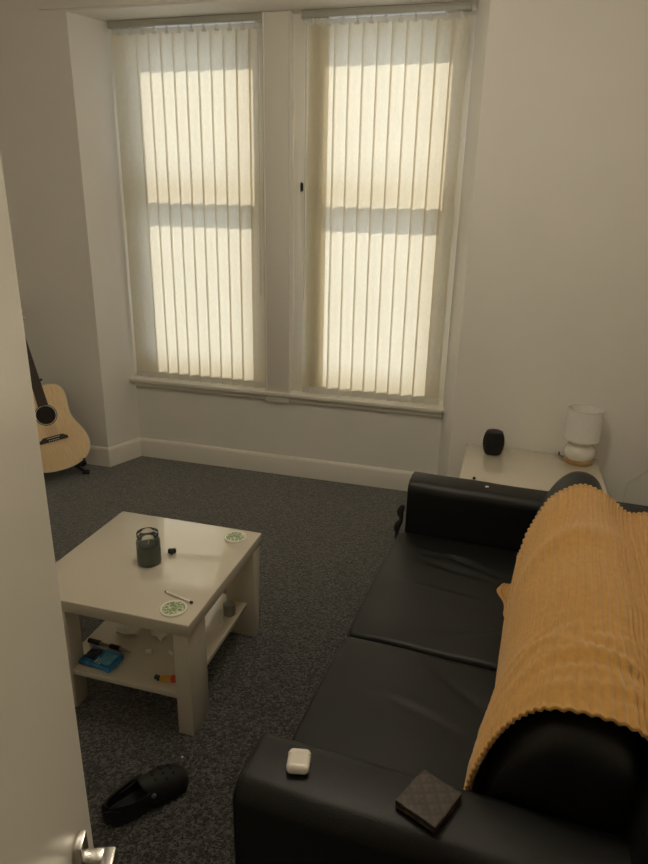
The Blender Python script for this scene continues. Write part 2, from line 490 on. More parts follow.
# local frame: +x along the door (hinge -> free edge), -y is the visible face
door_m = Matrix.Translation((hinge.x, hinge.y, 0)) @ Matrix.Rotation(math.atan2(dirh.y, dirh.x), 4, 'Z')
door = bpy.data.objects.new('door_1', None); COL.objects.link(door); door.matrix_world = door_m; door['kind'] = 'structure'
door['label'] = 'open white gloss door at the left edge'; door['category'] = 'door'
b = bm_new(); box(b, 0, DW, 0, .038, .008, 2.0, .004, 3); build('door_leaf', b, 'door', door)
hz = 1.053
b = bm_new(); box(b, DW - .058, DW - .038, -.0078, 0, hz - .150, hz, .0012); build('handle_plate', b, 'steel', door)
b = bm_new()
box(b, DW - .056, DW - .042, -.024, -.006, hz - .036, hz - .018, .002); box(b, DW - .170, DW - .042, -.034, -.022, hz - .036, hz - .018, .002)
build('lever', b, 'steel', door)
b = bm_new(); box(b, DW - .058, DW - .038, .038, .0458, hz - .150, hz, .0012); build('handle_plate', b, 'steel', door)
b = bm_new(); box(b, DW - .0005, DW + .002, .008, .030, hz - .15, hz + .06, .0006); build('latch_plate', b, 'steel', door)

# ------------------------------------------------------------------ tables
def leg_table(label, loc, W, D, H, group=None):
    """origin at the floor centre"""
    t = thing('low_table', label, 'table', loc, 0, group)
    b = bm_new(); box(b, -W / 2, W / 2, -D / 2, D / 2, H - .042, H, .003, 3); build('tabletop', b, 'gloss_cream', t)
    lx, ly = .052, .115
    for k, (sx, sy) in enumerate(((1, -1), (1, 1), (-1, 1), (-1, -1))):
        b = bm_new(); px, py = (lx, ly) if k % 2 == 0 else (.155 if k == 3 else ly, .065)   # legs turn round the table like a pinwheel
        xa = sx * (W / 2 - .006); xb = xa - sx * px; ya = sy * (D / 2 - .006); yb = ya - sy * py
        box(b, min(xa, xb), max(xa, xb), min(ya, yb), max(ya, yb), 0, H - .042, .002)
        build('leg', b, 'gloss_cream', t)
    b = bm_new()
    box(b, -W / 2 + .106, W / 2 - .036, -D / 2 + .012, D / 2 - .04, .130, .150, .002)
    build('shelf', b, 'gloss_cream', t)
    return t
CT = (-1.093, 1.742)
leg_table('square cream gloss coffee table with lower shelf, standing alone on the carpet', (*CT, 0), .592, .598, .42)
leg_table('cream gloss side table behind the sofa arm, holding the lamp', (.193, 2.985, 0), .640, .585, .42)
TZ, SZ = .42, .15

# candle jar
t = thing('candle_jar', 'clear glass jar holding a grey-green candle, on the coffee table', 'candle', (-1.086, 1.725, TZ))
b = bm_new()
lathe(b, [(.036, 0), (.0395, .003), (.0400, .010), (.0400, .080), (.0385, .089), (.0345, .095), (.0345, .102), (.0365, .104), (.0365, .115), (.035, .117)], 48, cap=False)
build('jar', b, 'clear', t)
b = bm_new(); lathe(b, [(.030, .002), (.0385, .004), (.0388, .069), (.036, .070), (.030, .066)], 40); wx = build('wax', b, 'wax', t)
b = bm_new(); lathe(b, [(.034, .066), (.034, .0708)], 40); build('melt_pool', b, 'wax_pool', t)
b = bm_new(); tube(b, [(.0, 0, .068), (.001, 0, .078), (.003, .001, .086)], .002, 8); build('wick', b, 'wick', t)
# small black thing beside it
b = bm_new()
for sx in (-1, 1): rbox(b, (sx * .006, .003, .010), (.017, .015, .018), .006, (2, 2, 2))
tube(b, [(0, -.001, .010), (0, -.013, .006)], .008, 10, [.009, .003])
o = build('black_nub', b, 'black_plastic', None, loc=(-1.041, 1.800, TZ), rotz=.4); tag(o, 'tiny black heart-shaped nub beside the candle jar', 'trinket')

# coasters
def coaster(label, loc, rz):
    t = thing('coaster', label, 'coaster', loc, rz, 'coasters on the coffee table')
    b = bm_new(); lathe(b, [(.038, 0), (.041, .001), (.0415, .004), (.040, .0065), (.036, .0065), (.0345, .005), (.010, .005)], 44)
    build('rim', b, 'white', t)
    b = bm_new(); lathe(b, [(.0345, .0045), (.0345, .0058), (.003, .0058)], 40); build('printed_face', b, 'leaf', t)
coaster('round green-printed white coaster beside the thin stick on the coffee table', (-.877, 1.504, TZ), .3)
coaster('round green-printed white coaster at the window-side right corner of coffee table', (-.875, 1.975, TZ), 1.7)
# thin stick
a = Vector((-.945, 1.577, TZ + .0045)); c = Vector((-.836, 1.547, TZ + .0045))
t = thing('thin_stick', 'slim white stick with dark tips lying by the front coaster', 'stick', a)
d = c - a
b = bm_new(); tube(b, [d * .05, d * .93], .0038, 12); build('shaft', b, 'white', t)
for u0, u1, rr in ((0, .05, .0034), (.93, 1.0, .0045)):
    b = bm_new(); tube(b, [d * u0, d * u1], rr, 12); build('tip', b, 'black_plastic', t)

# things on the lower shelf
t = thing('tobacco_pouch', 'crumpled bright blue packet on the lower shelf, left end', 'packet', (-1.160, 1.512, SZ), -.08)
def crumple(amp, sc, seed):
    def fn(p):
        q = Vector((p.x * sc + seed, p.y * sc, p.z * sc))
        return p + Vector((noise.noise(q), noise.noise(q + Vector((7, 1, 3))), noise.noise(q + Vector((2, 9, 4))) * .8)) * amp
    return fn
b = bm_new(); rbox(b, (0, 0, .013), (.125, .082, .020), .008, (14, 10, 2), crumple(.006, 40, 1)); build('pouch', b, 'blue', t)
b = bm_new(); rbox(b, (.028, -.004, .0245), (.046, .050, .004), .0018, (8, 8, 1), crumple(.004, 40, 4)); build('light_panel', b, 'blue_light', t)
b = bm_new(); rbox(b, (-.034, .002, .0245), (.042, .046, .005), .002, (8, 8, 1), crumple(.004, 40, 6)); build('dark_panel', b, 'navy', t)
b = bm_new()
for k in range(3): box(b, -.004 + k * .009, -.001 + k * .009, -.032, -.004, .0215, .0250, .0006)
build('print_stripes', b, 'paper', t)
t = thing('marker_pen', 'slim black pen with pale middle on the lower shelf behind the blue packet', 'pen', (-1.262, 1.590, SZ + .0085), -.06)
b = bm_new(); tube(b, [(0, 0, 0), (.045, 0, 0)], .0085, 14); build('cap', b, 'black_plastic', t)
b = bm_new(); tube(b, [(.045, 0, 0), (.088, 0, 0)], .0055, 14); build('barrel', b, 'grey_tin', t)
b = bm_new(); tube(b, [(.088, 0, 0), (.126, 0, 0)], .0085, 14); build('grip', b, 'black_plastic', t)
b = bm_new(); tube(b, [(.126, 0, 0), (.140, 0, -.001), (.168, 0, -.003)], .005, 14, [.007, .005, .0035]); build('tip', b, 'grey_tin', t)

def wad(name, label, cat, loc, sx, sy, sz, seed, m, sub=None, rz=0, amp=.012):
    b = bm_new(); rbox(b, (0, 0, sz / 2 + .004), (sx, sy, sz), min(sz, sx, sy) * .3, (9, 8, 3), crumple(amp, 45, seed))
    if not sub:
        zmin = min(v.co.z for v in b.verts)
        for v in b.verts: v.co.z -= zmin
        o = build(name, b, m, None, loc=loc, rotz=rz, angle=25); tag(o, label, cat); return o
    t = thing(name, label, cat, loc, rz)
    zmin = min(v.co.z for v in b.verts)
    for v in b.verts: v.co.z -= zmin
    build('paper', b, m, t, angle=25)
    for k, (ox, oy, w, mm) in enumerate(sub):
        b = bm_new(); rbox(b, (ox, oy, sz + .001), (w, w * .7, .004), .0015, (6, 5, 1), crumple(.006, 50, seed + k)); build('printed_patch', b, mm, t)
    return t
wad('crumpled_paper', 'crumpled white wrapper with blue print under the tabletop, left of the other', 'wrapper', (-1.155, 1.675, SZ), .078, .044, .016, 3, 'paper',
    [(-.016, .002, .022, 'paper_blue'), (.016, -.006, .026, 'paper_blue')], .25)
wad('crumpled_paper', 'torn white and black wrapper on the lower shelf beside the front right leg', 'wrapper', (-1.052, 1.694, SZ), .062, .034, .016, 11, 'paper',
    [(.010, .006, .022, 'black_plastic'), (-.014, .006, .012, 'black_plastic')], -.35)
wad('paper_scrap', 'tiny white paper scrap in the middle of the lower shelf', 'scrap', (-1.037, 1.600, SZ), .020, .014, .009, 5, 'paper', None, .4, .005)
wad('paper_scrap', 'tiny white paper scrap on the shelf close to the front right leg', 'scrap', (-.962, 1.612, SZ), .016, .014, .009, 8, 'paper', None, -.4, .005)

t = thing('lighter', 'yellow and red plastic lighter at the front edge of the lower shelf', 'lighter', (-.944, 1.487, SZ), .22)
b = bm_new(); rbox(b, (.030, 0, .0115), (.040, .021, .021), .008, (3, 3, 3)); build('yellow_body', b, 'yellow', t)
b = bm_new(); rbox(b, (.062, 0, .0120), (.034, .023, .023), .009, (3, 3, 3)); build('red_body', b, 'red', t)
b = bm_new(); rbox(b, (.006, 0, .0115), (.012, .014, .014), .003, (2, 2, 2)); tube(b, [(-.002, -.006, .016), (-.002, .006, .016)], .005, 12); build('spark_wheel', b, 'black_plastic', t)

b = bm_new()
lathe(b, [(.020, 0), (.022, .002), (.022, .036), (.023, .038), (.023, .044), (.021, .046), (.005, .046)], 30)
o = build('small_tin', b, 'grey_tin', None, loc=(-.868, 1.885, SZ)); tag(o, 'small grey metal tin standing on the lower shelf, right side', 'tin')
b = bm_new()
pts = smooth_path([(0, -.02, .003), (.004, -.005, .012), (-.002, .008, .035), (-.006, .010, .056)], 6)
loft(b, [[(p.x - .0035, p.y, p.z), (p.x + .0035, p.y + .001, p.z), (p.x + .0035, p.y + .003, p.z + .001), (p.x - .0035, p.y + .002, p.z + .001)] for p in pts])
o = build('paper_strip', b, 'paper', None, loc=(-.868, 1.815, SZ)); tag(o, 'curled white paper strip standing in front of the grey tin', 'paper')

# ------------------------------------------------------------------ lamp and speaker on the side table
t = thing('table_lamp', 'white table lamp with drum shade and round ceramic base on the side table', 'lamp', (.418, 3.205, TZ), 0)
t.scale = (.95, .95, .94)
b = bm_new(); lathe(b, [(.066, 0), (.070, .002), (.070, .018), (.066, .022), (.02, .022)], 48); build('base_ring', b, 'gold', t)
b = bm_new()
lathe(b, [(.060, .021), (.066, .023), (.074, .034), (.079, .050), (.079, .062), (.074, .078), (.064, .092), (.055, .100), (.050, .106), (.050, .112),
          (.056, .119), (.058, .126), (.040, .134), (.018, .138)], 56); build('ceramic_base', b, 'ceramic', t)
b = bm_new(); lathe(b, [(.016, .137), (.018, .165), (.016, .19), (.004, .19)], 24); build('bulb_holder', b, 'rail', t)
b = bm_new(); lathe(b, [(.012, .188), (.016, .20), (.028, .222), (.028, .235), (.018, .252), (.004, .258)], 30); build('bulb', b, 'bulb', t)
b = bm_new(); n = 64
rings = []
for r_, z in ((.0865, .128), (.0845, .288), (.0832, .288), (.0852, .128)):
    rings.append([(r_ * math.cos(2 * PI * i / n), r_ * math.sin(2 * PI * i / n), z) for i in range(n)])
rings.append(rings[0]); loft(b, rings, caps=False); sh = build('lamp_shade', b, 'shade', t)
b = bm_new()
for zz, rr in ((.288, .0838), (.128, .0858)):
    tube(b, [(rr * math.cos(2 * PI * i / 48), rr * math.sin(2 * PI * i / 48), zz) for i in range(49)], .0018, 6)
for k in range(3):
    a_ = 2 * PI * k / 3 + .4
    tube(b, [(.017 * math.cos(a_), .017 * math.sin(a_), .19), (.083 * math.cos(a_), .083 * math.sin(a_), .284)], .0012, 6)
build('shade_wire', b, 'rail', sh)
b = bm_new(); tube(b, smooth_path([(-.06, .02, .010), (-.075, .035, .004), (-.085, .05, .004), (-.088, .065, .004), (-.090, .0915, .004), (-.090, .0945, -.08), (-.09, .0925, -.30)], 6), .0022, 8)
build('cord', b, 'rosewood', t)

t = thing('smart_speaker', 'small black rounded cloth speaker on the side table near the wall', 'speaker', (.008, 3.185, TZ), 0)
b = bm_new(); lathe(b, [(.030, 0), (.040, .002), (.047, .018), (.0525, .045), (.053, .065), (.050, .088), (.044, .106), (.040, .112)], 48); build('body', b, 'speaker_cloth', t)
b = bm_new(); lathe(b, [(.040, .1115), (.041, .115), (.037, .1175), (.010, .1165)], 40); build('top_disc', b, 'black_plastic', t)
b = bm_new(); rbox(b, (0, 0, .006), (.014, .010, .012), .004, (2, 2, 2))
o = build('dark_trinket', b, 'black_plastic', None, loc=(-.060, 2.815, TZ)); tag(o, 'tiny dark trinket on the side table edge by the sofa arm', 'trinket')

# ------------------------------------------------------------------ guitar
def guitar():
    w = Vector((-.372, .185, .912)).normalized()
    n = Vector((.76, -.65, 0)); n = (n - w * n.dot(w)).normalized()
    u = w.cross(n)           # right as seen from the front?
    if u.x < 0: u = -u
    bridge = Vector((-2.480, 3.025, .253))
    org = bridge - w * .185
    m = Matrix(((u.x, w.x, n.x, org.x), (u.y, w.y, n.y, org.y), (u.z, w.z, n.z, org.z), (0, 0, 0, 1)))
    t = thing('acoustic_guitar', 'pale spruce acoustic guitar on a black stand in the far left corner', 'guitar', mtx=m)
    half = [(0, 0), (.05, .002), (.10, .012), (.15, .036), (.183, .072), (.198, .115), (.197, .155), (.183, .200), (.160, .245), (.143, .285), (.136, .318),
            (.137, .350), (.142, .385), (.145, .420), (.141, .452), (.127, .480), (.100, .498), (.060, .505), (0, .506)]
    hp = [p for p in smooth_path([(x * .96, y, 0) for x, y in half], 3)]
    out = [(p.x, p.y) for p in hp] + [(-p.x, p.y) for p in reversed(hp[1:-1])]
    def sc(k):
        return [((x) * k, .25 + (y - .25) * k) for x, y in out]
    b = bm_new(); loft(b, [[(x, y, z) for x, y in sc(k)] for k, z in ((.985, -.118), (1, -.112), (1, -.004))]); build('body', b, 'mahogany', t)
    b = bm_new(); loft(b, [[(x, y, z) for x, y in sc(k)] for k, z in ((1, -.004), (1, -.0012), (.990, 0))]); build('soundboard', b, 'spruce', t)
    b = bm_new(); tube(b, [(x, y, -.002) for x, y in sc(1.0)] + [(*sc(1.0)[0], -.002)], .003, 6); build('binding', b, 'ivory', t)
    hy = .332
    b = bm_new(); N = 44
    loft(b, [[(.050 * math.cos(2 * PI * i / N), hy + .050 * math.sin(2 * PI * i / N), z) for i in range(N)] for z in (-.001, .0006)]); build('soundhole', b, 'dark', t)
    def ring(name, r0, r1, z, mm):
        b = bm_new(); rs = []
        for r_, zz in ((r0, 0), (r0, z), (r1, z), (r1, 0)): rs.append([(r_ * math.cos(2 * PI * i / N), hy + r_ * math.sin(2 * PI * i / N), zz) for i in range(N)])
        rs.append(rs[0]); loft(b, rs, caps=False); build(name, b, mm, t)
    ring('rosette', .0500, .0545, .0010, 'rosewood'); ring('rosette', .0545, .0580, .0010, 'ivory'); ring('rosette', .0580, .0625, .0010, 'rosewood')
    b = bm_new()
    prism(b, [(-.080, .172), (.080, .172), (.080, .186), (.055, .203), (-.055, .203), (-.080, .186)], 0, .009); br = build('bridge', b, 'rosewood', t)
    b = bm_new(); box(b, -.037, .037, .1925, .1955, .008, .012, .0008); build('saddle', b, 'ivory', br)
    for k in range(6): b = bm_new(); lathe(b, [(.0028, .008), (.0034, .012), (.001, .0135)], 10, -.026 + k * .0104, .180); build('bridge_pin', b, 'ivory', br)
    # neck, fretboard, head
    b = bm_new()
    rs = []
    for yy, hw, dp in ((.40, .028, .016), (.50, .0275, .040), (.53, .027, .024), (.60, .026, .021), (.86, .0225, .018)):
        rs.append([(hw * math.cos(PI * i / 10), yy, .003 - dp * math.sin(PI * i / 10)) for i in range(11)])
    loft(b, rs); build('neck', b, 'mahogany', t)
    b = bm_new(); prism(b, [(-.0285, .388), (.0285, .388), (.0225, .862), (-.0225, .862)], .001, .008); fb = build('fretboard', b, 'rosewood', t)
    sl = .862 - .194
    for k in range(1, 21):
        yy = .194 + sl * 2 ** (-k / 12)
        hw = .0225 + (.862 - yy) / .474 * .006
        if yy > .392: b = bm_new(); box(b, -hw, hw, yy - .0008, yy + .0008, .0078, .0092); build('fret', b, 'fret', fb)
    b = bm_new(); prism(b, [(-.0235, .862), (.0235, .862), (.034, .90), (.031, 1.045), (-.031, 1.045), (-.034, .90)], -.014, .001); hd = build('headstock', b, 'mahogany', t)
    for sx in (-1, 1):
        for k in range(3):
            b = bm_new(); yy = .915 + k * .045
            tube(b, [(sx * .030, yy, -.007), (sx * .046, yy, -.007)], .003, 8); rbox(b, (sx * .050, yy, -.007), (.010, .018, .014), .003, (1, 1, 1))
            lathe(b, [(.004, -.012), (.004, .002), (.003, .008), (.001, .0085)], 10, sx * .024, yy)
            tube(b, [(sx * .024, yy, -.007), (sx * .032, yy, -.007)], .003, 8); build('tuner', b, 'steel', hd)
    for k in range(6):
        b = bm_new(); tube(b, [(-.026 + k * .0104, .182, .012), (-.0256 + k * .01025, .194, .0135), (-.018 + k * .0072, .862, .0105), ((-.020 if k < 3 else .020), .915 + (k % 3) * .045, .006)], .00045, 5)
        build('string', b, 'fret', t)
    return m
gm = guitar()

# guitar stand: A-frame tube, body cradles and neck yoke
st = thing('guitar_stand', 'black tubular guitar stand under the acoustic guitar', 'stand', (-2.50, 3.05, 0))
iv = st.location
def G(x, y, z): return (gm @ Vector((x, y, z))) - Vector((-2.50, 3.05, 0))
b = bm_new()
top = G(0, .545, -.085); low = G(0, .12, -.150)
tube(b, smooth_path([top, G(0, .40, -.150), low], 6), .010, 12); build('mast', b, 'black_metal', st)
for sx in (-1, 1):
    b = bm_new()
    tube(b, smooth_path([G(sx * .03, .14, -.150), G(sx * .115, .06, -.148), G(sx * .125, -.003, -.130), G(sx * .125, -.006, .010), G(sx * .125, .004, .022), G(sx * .125, .028, .024)], 6), .008, 10)
    build('cradle', b, 'black_metal', st)
foot = [(.135, .085), (-.13, -.02), (.02, .20)]
hub = Vector(low)
for fx, fy in foot:
    b = bm_new(); tube(b, [hub, (fx * .8 + hub.x * .2, fy * .8 + hub.y * .2, .035), (fx, fy, .013)], .009, 10)
    lg = build('leg', b, 'black_metal', st)
    b = bm_new(); d = Vector((fx, fy, 0)).normalized(); tube(b, [(fx - d.x * .02, fy - d.y * .02, .0165), (fx + d.x * .02, fy + d.y * .02, .0135)], .0135, 10); build('rubber_foot', b, 'rubber', lg)
b = bm_new()
tube(b, smooth_path([G(-.036, .545, .012), G(-.038, .545, -.03), G(-.02, .54, -.055), G(.02, .54, -.055), G(.038, .545, -.03), G(.038, .545, -.026)], 6), .006, 10)
tube(b, [top, G(0, .54, -.055)], .008, 10); build('neck_yoke', b, 'black_metal', st)

# ------------------------------------------------------------------ sofa (local: x = depth from the front, y = length, z up)
SO = Vector((-.384, .818, 0)); SR = R(-3.7)
sofa = thing('sofa', 'black leather two-seat sofa along the right side, arms at both ends', 'sofa', SO, SR)
LEN, DEP, AH, AW = 1.60, .88, .60, .145
b = bm_new(); rbox(b, (DEP / 2 + .01, LEN / 2, .16), (DEP - .06, LEN - .06, .22), .02, (4, 4, 2)); build('base', b, 'leather', sofa)
for fx in (.07, DEP - .08):
    for fy in (.08, LEN - .08):
        b = bm_new(); lathe(b, [(.020, 0), (.022, .003), (.027, .055), (.01, .055)], 20, fx, fy); build('foot', b, 'black_plastic', sofa)
def arm(y0, y1, outer):
    yc = (y0 + y1) / 2
    def fn(p):
        q = p.copy()
        # padded top, slight bulge of the faces and small creases
        if p.z > 0: q.z += .006 * (1 - (2 * p.y / AW) ** 2)
        q.z += .003 * noise.noise(Vector((p.x * 6 + y0, p.y * 10, 3)))
        q.y += .004 * noise.noise(Vector((p.x * 5, y0 + 4, p.z * 6)))
        return q
    b = bm_new(); rings = []; rr = .036; w = y1 - y0; z0 = .06
    def ring(x, k):
        p = []
        for cy, cz, a0, r_ in ((y1 - rr, AH - rr, 0, rr), (y0 + rr, AH - rr, PI / 2, rr), (y0 + .01, z0 + .01, PI, .01), (y1 - .01, z0 + .01, 1.5 * PI, .01)):
            for q in range(9): an = a0 + PI / 2 * q / 8; p.append((cy + r_ * math.cos(an), cz + r_ * math.sin(an)))
        out = []
        for i in range(len(p)):          # subdivide the long sides
            a_, c_ = Vector(p[i]), Vector(p[(i + 1) % len(p)]); n_ = max(1, int((c_ - a_).length / .03))
            for q in range(n_): out.append(a_.lerp(c_, q / n_))
        return [fn(Vector((x - DEP / 2, yc + (o.x - yc) * k - yc, (z0 + AH) / 2 + (o.y - (z0 + AH) / 2) * (1 - (1 - k) * w / (AH - z0)) - (z0 + AH) / 2))) + Vector((DEP / 2, yc, (z0 + AH) / 2)) for o in out]
    for x, k in [(.0, .955), (.002, .98), (.006, .995), (.014, 1)] + [(.05 + (DEP - .10) * q / 14, 1) for q in range(15)] + [(DEP - .012, 1), (DEP, .93)]: rings.append(ring(x, k))
    loft(b, rings); a_ = build('arm', b, 'leather', sofa)
    b = bm_new(); r_ = .036; pts = []
    y0i, y1i, zt = y0 + r_, y1 - r_, AH - r_
    pts += [(.004, y0 + .003, .08), (.004, y0 + .003, zt)]
    for k in range(1, 7): an = PI / 2 * k / 6; pts.append((.004, y0i - (r_ - .003) * math.cos(an), zt + (r_ - .001) * math.sin(an)))
    pts += [(.004, yc, AH + .004)]
    for k in range(0, 7): an = PI / 2 * (1 - k / 6); pts.append((.004, y1i + (r_ - .003) * math.cos(an), zt + (r_ - .001) * math.sin(an)))
    pts += [(.004, y1 - .003, .08)]
    tube(b, pts, .0042, 8); build('piping', b, 'leather_seam', a_)
arm(0, AW + .017, -1); arm(LEN - AW, LEN, 1)
# seat cushions
y_in0, y_in1, split = AW + .020, LEN - AW - .003, .758
def seat(y0, y1, sd):
    yc, w = (y0 + y1) / 2, y1 - y0
    d = .60
    def fn(p):
        q = p.copy()
        ex = 1 - (2 * p.x / d) ** 2; ey = 1 - (2 * p.y / w) ** 2
        if p.z > 0:
            q.z += .020 * max(0, ex) ** .5 * max(0, ey) ** .5
            q.z += .004 * noise.noise(Vector((p.x * 5 + sd, p.y * 5, 0)))
            # creases radiating from the inner back corner
            for (cx, cy, dx, dy, L_, amp) in CREASE[sd]:
                rx, ry = p.x - cx, p.y - cy
                s_ = rx * dx + ry * dy; t_ = -rx * dy + ry * dx
                q.z += amp * math.exp(-(t_ / .011) ** 2) * math.exp(-(s_ / L_) ** 2)
        else: pass
        if p.x < 0: q.x -= .012 * max(0, ey) ** .5 * (1 if p.x < -d / 2 + .05 else 0)
        return q
    b = bm_new(); rbox(b, (d / 2 - .012, yc, .325), (d, w, .145), .016, (56, 56, 3), fn, 5); c = build('seat_cushion', b, 'leather', sofa)
    b = bm_new()
    def rr(z):
        pts = []; x0, x1 = -.018, d - .03; r_ = .016
        for cx, cy, a0 in ((x1 - r_, y1 - r_ - .001, 0), (x0 + r_, y1 - r_ - .001, PI / 2), (x0 + r_, y0 + r_ + .001, PI), (x1 - r_, y0 + r_ + .001, 1.5 * PI)):
            for k in range(6): an = a0 + PI / 2 * k / 5; pts.append((cx + r_ * math.cos(an), cy + r_ * math.sin(an), z))
        return pts + [pts[0]]
    tube(b, rr(.386), .003, 6); build('piping', b, 'leather_seam', c)
CREASE = {1: [(-.06, .05, .95, -.3, .12, -.007), (.05, .16, .8, -.6, .10, -.006)],
          2: [(-.05, .10, .97, -.25, .10, -.009), (-.02, .16, .9, -.42, .13, -.009), (-.10, .20, .98, -.1, .09, .006), (.05, -.22, .9, .4, .1, -.007), (-.08, -.05, .99, -.12, .10, .006)]}
seat(y_in0, split - .002, 1); seat(split + .002, y_in1, 2)
# back frame
def fnb(p):
    q = p.copy(); q.x += .08 * (p.z + .335) / .67; return q
b = bm_new(); rbox(b, (DEP - .205, .712, .360), (.15, 1.31, .67), .035, (3, 18, 8), fnb); build('back_frame', b, 'leather', sofa)
# back cushions: lofted puffy profile
PROF = [(.425, .395), (.415, .46), (.420, .54), (.435, .62), (.468, .700), (.508, .750), (.550, .767), (.592, .757), (.622, .722), (.640, .65), (.632, .55), (.615, .43), (.595, .395), (.52, .385)]
def widen(a, y):  # and is plumper at the near end
    return .050 * max(0, 1 - max(0, y - .15) / .9) * min(1, max(0, (a - .52) / .09))
def lean(y):       # the back sits a little deeper towards the far end
    return .034 * min(1, max(0, (y - .22) / .36)) + .012 * max(0, y - .55)
PROF = [(p.x, p.y) for p in smooth_path([(*p, 0) for p in PROF + [PROF[0]]], 3)[:-1]]
def back_cushion(y0, y1, sd):
    b = bm_new(); rings = []
    cx, cz = .53, .56
    K = 26
    for i in range(K + 1):
        u = -1 + 2 * i / K
        th = u * PI / 2
        yy = (y0 + y1) / 2 + (y1 - y0) / 2 * math.copysign(abs(math.sin(th)) ** .85, u)
        e = (1 - abs(math.sin(th)) ** 9) ** (1 / 2.4) if abs(u) < 1 else 0
        k = .62 + .38 * e
        ring = []
        for a, z in PROF:
            q = Vector((cx + (a - cx) * k, yy, cz + (z - cz) * k))
            q.x += lean(yy) + widen(a, yy)
            ring.append(q + Vector((1, .3, 1)) * .006 * noise.noise(Vector((q.x * 8 + sd, q.y * 7, q.z * 8))))
        rings.append(ring)
    loft(b, rings); return build('back_cushion', b, 'leather', sofa, angle=70)
back_cushion(y_in0 - .004, split, 3); back_cushion(split, y_in1 + .010, 9)

# ------------------------------------------------------------------ throw
def throw():
    CV = [(.372, .412), (.398, .422), (.401, .50), (.405, .56), (.421, .63), (.455, .710), (.500, .762), (.550, .781), (.604, .772), (.645, .742), (.672, .724),
          (.700, .718), (.750, .722), (.800, .718), (.838, .690), (.852, .54), (.852, .40)]
    P = smooth_path([(a, z, 0) for a, z in CV], 12)
    S = [0]
    for i in range(1, len(P)): S.append(S[-1] + (P[i] - P[i - 1]).length)
    T = S[-1]
    def at(s):
        s = max(0, min(T, s)); i = 0
        while i < len(S) - 2 and S[i + 1] < s: i += 1
        f_ = (s - S[i]) / max(1e-9, S[i + 1] - S[i])
        p = P[i].lerp(P[i + 1], f_); d = (P[i + 1] - P[i]).normalized()
        return p.x, p.y, -d.y, d.x        # normal (outwards: up / front)
    pitch = .0138
    nt_ = int(T / pitch * 7); nb = 200
    b = bm_new(); grid = []
    for j in range(nt_ + 1):
        s = T * j / nt_
        u = s / T
        row = []
        # far hem: flap low at the front, higher over the top
        far = 1.165 - .095 * math.exp(-((s - .095) / .04) ** 2) - .06 * math.exp(-((s - .19) / .07) ** 2) + .045 * min(1, max(0, (s - .20) / .22)) - .05 * max(0, (u - .62)) + .006 * math.sin(s * 60)
        near = .166 + .036 * min(1, max(0, (s - .14) / .22)) + .008 * math.sin(s * 9 + 1) + .05 * max(0, .10 - s)
        for i in range(nb + 1):
            v = i / nb
            y = near + (far - near) * v
            sw = s + .010 * math.sin(y * 5.2 + 1.3) * min(1, s * 6) + .006 * noise.noise(Vector((y * 4, s * 5, 2)))
            a, z, na, nz = at(sw)
            # ribs along the length
            ph = s / pitch
            rib = abs(math.sin(PI * ph)) ** .8
            h = .0066 * rib - .002
            h += .006 + .005 * noise.noise(Vector((s * 6, y * 5, 1)))
            # crumples across the near end
            cr = math.exp(-((y - .36) / .13) ** 2) * (.4 + .6 * math.exp(-((s - .48) / .16) ** 2))
            h += .009 * cr * noise.noise(Vector((s * 13 + 5, y * 30 + 2.0 * math.sin(s * 9), 4)))
            h += .004 * math.exp(-((y - (.30 + .12 * math.sin(s * 5)))/.016) ** 2) * math.exp(-((s - .42) / .20) ** 2)
            # long soft swag across the middle
            h += .010 * math.exp(-((y - (.86 + .35 * (s - .36))) / .05) ** 2) * math.exp(-((s - .38) / .15) ** 2)
            # diagonal fold on the front hang
            h += .012 * math.exp(-((s - (.10 + .16 * (y - .70))) / .028) ** 2) * math.exp(-((y - .85) / .28) ** 2)
            h += .008 * math.exp(-((s - (.16 + .20 * (y - .80))) / .020) ** 2) * math.exp(-((y - .92) / .20) ** 2)
            # hem roll
            ed = min(v * (far - near), (1 - v) * (far - near))
            h += .004 * math.exp(-(ed / .008) ** 2)
            # cushion ends sink a little
            sink = .055 * max(0, 1 - (y - .13) / .085) ** 2 if y < .215 else 0
            a2, z2 = a + na * h + (.54 - a) * sink * 1.2, z + nz * h + (.56 - z) * sink * 1.0
            wf = math.exp(-(s / .045) ** 2)
            a2 += lean(y) + widen(a, y)
            a2 += wf * (.024 * min(1, max(0, (1.0 - y) / .08)) - .034 * math.exp(-((y - 1.13) / .05) ** 2))
            row.append(b.verts.new((a2, y, max(z2, .413))))
        grid.append(row)
    for j in range(nt_):
        for i in range(nb):
            b.faces.new([grid[j][i], grid[j + 1][i], grid[j + 1][i + 1], grid[j][i + 1]])
    o = build('throw_blanket', b, 'throw', None, loc=SO, rotz=SR, angle=180)
    md = o.modifiers.new('thickness', 'SOLIDIFY'); md.thickness = .005; md.offset = -1
    tag(o, 'mustard yellow ribbed fleece throw draped over the sofa back', 'throw')
throw()

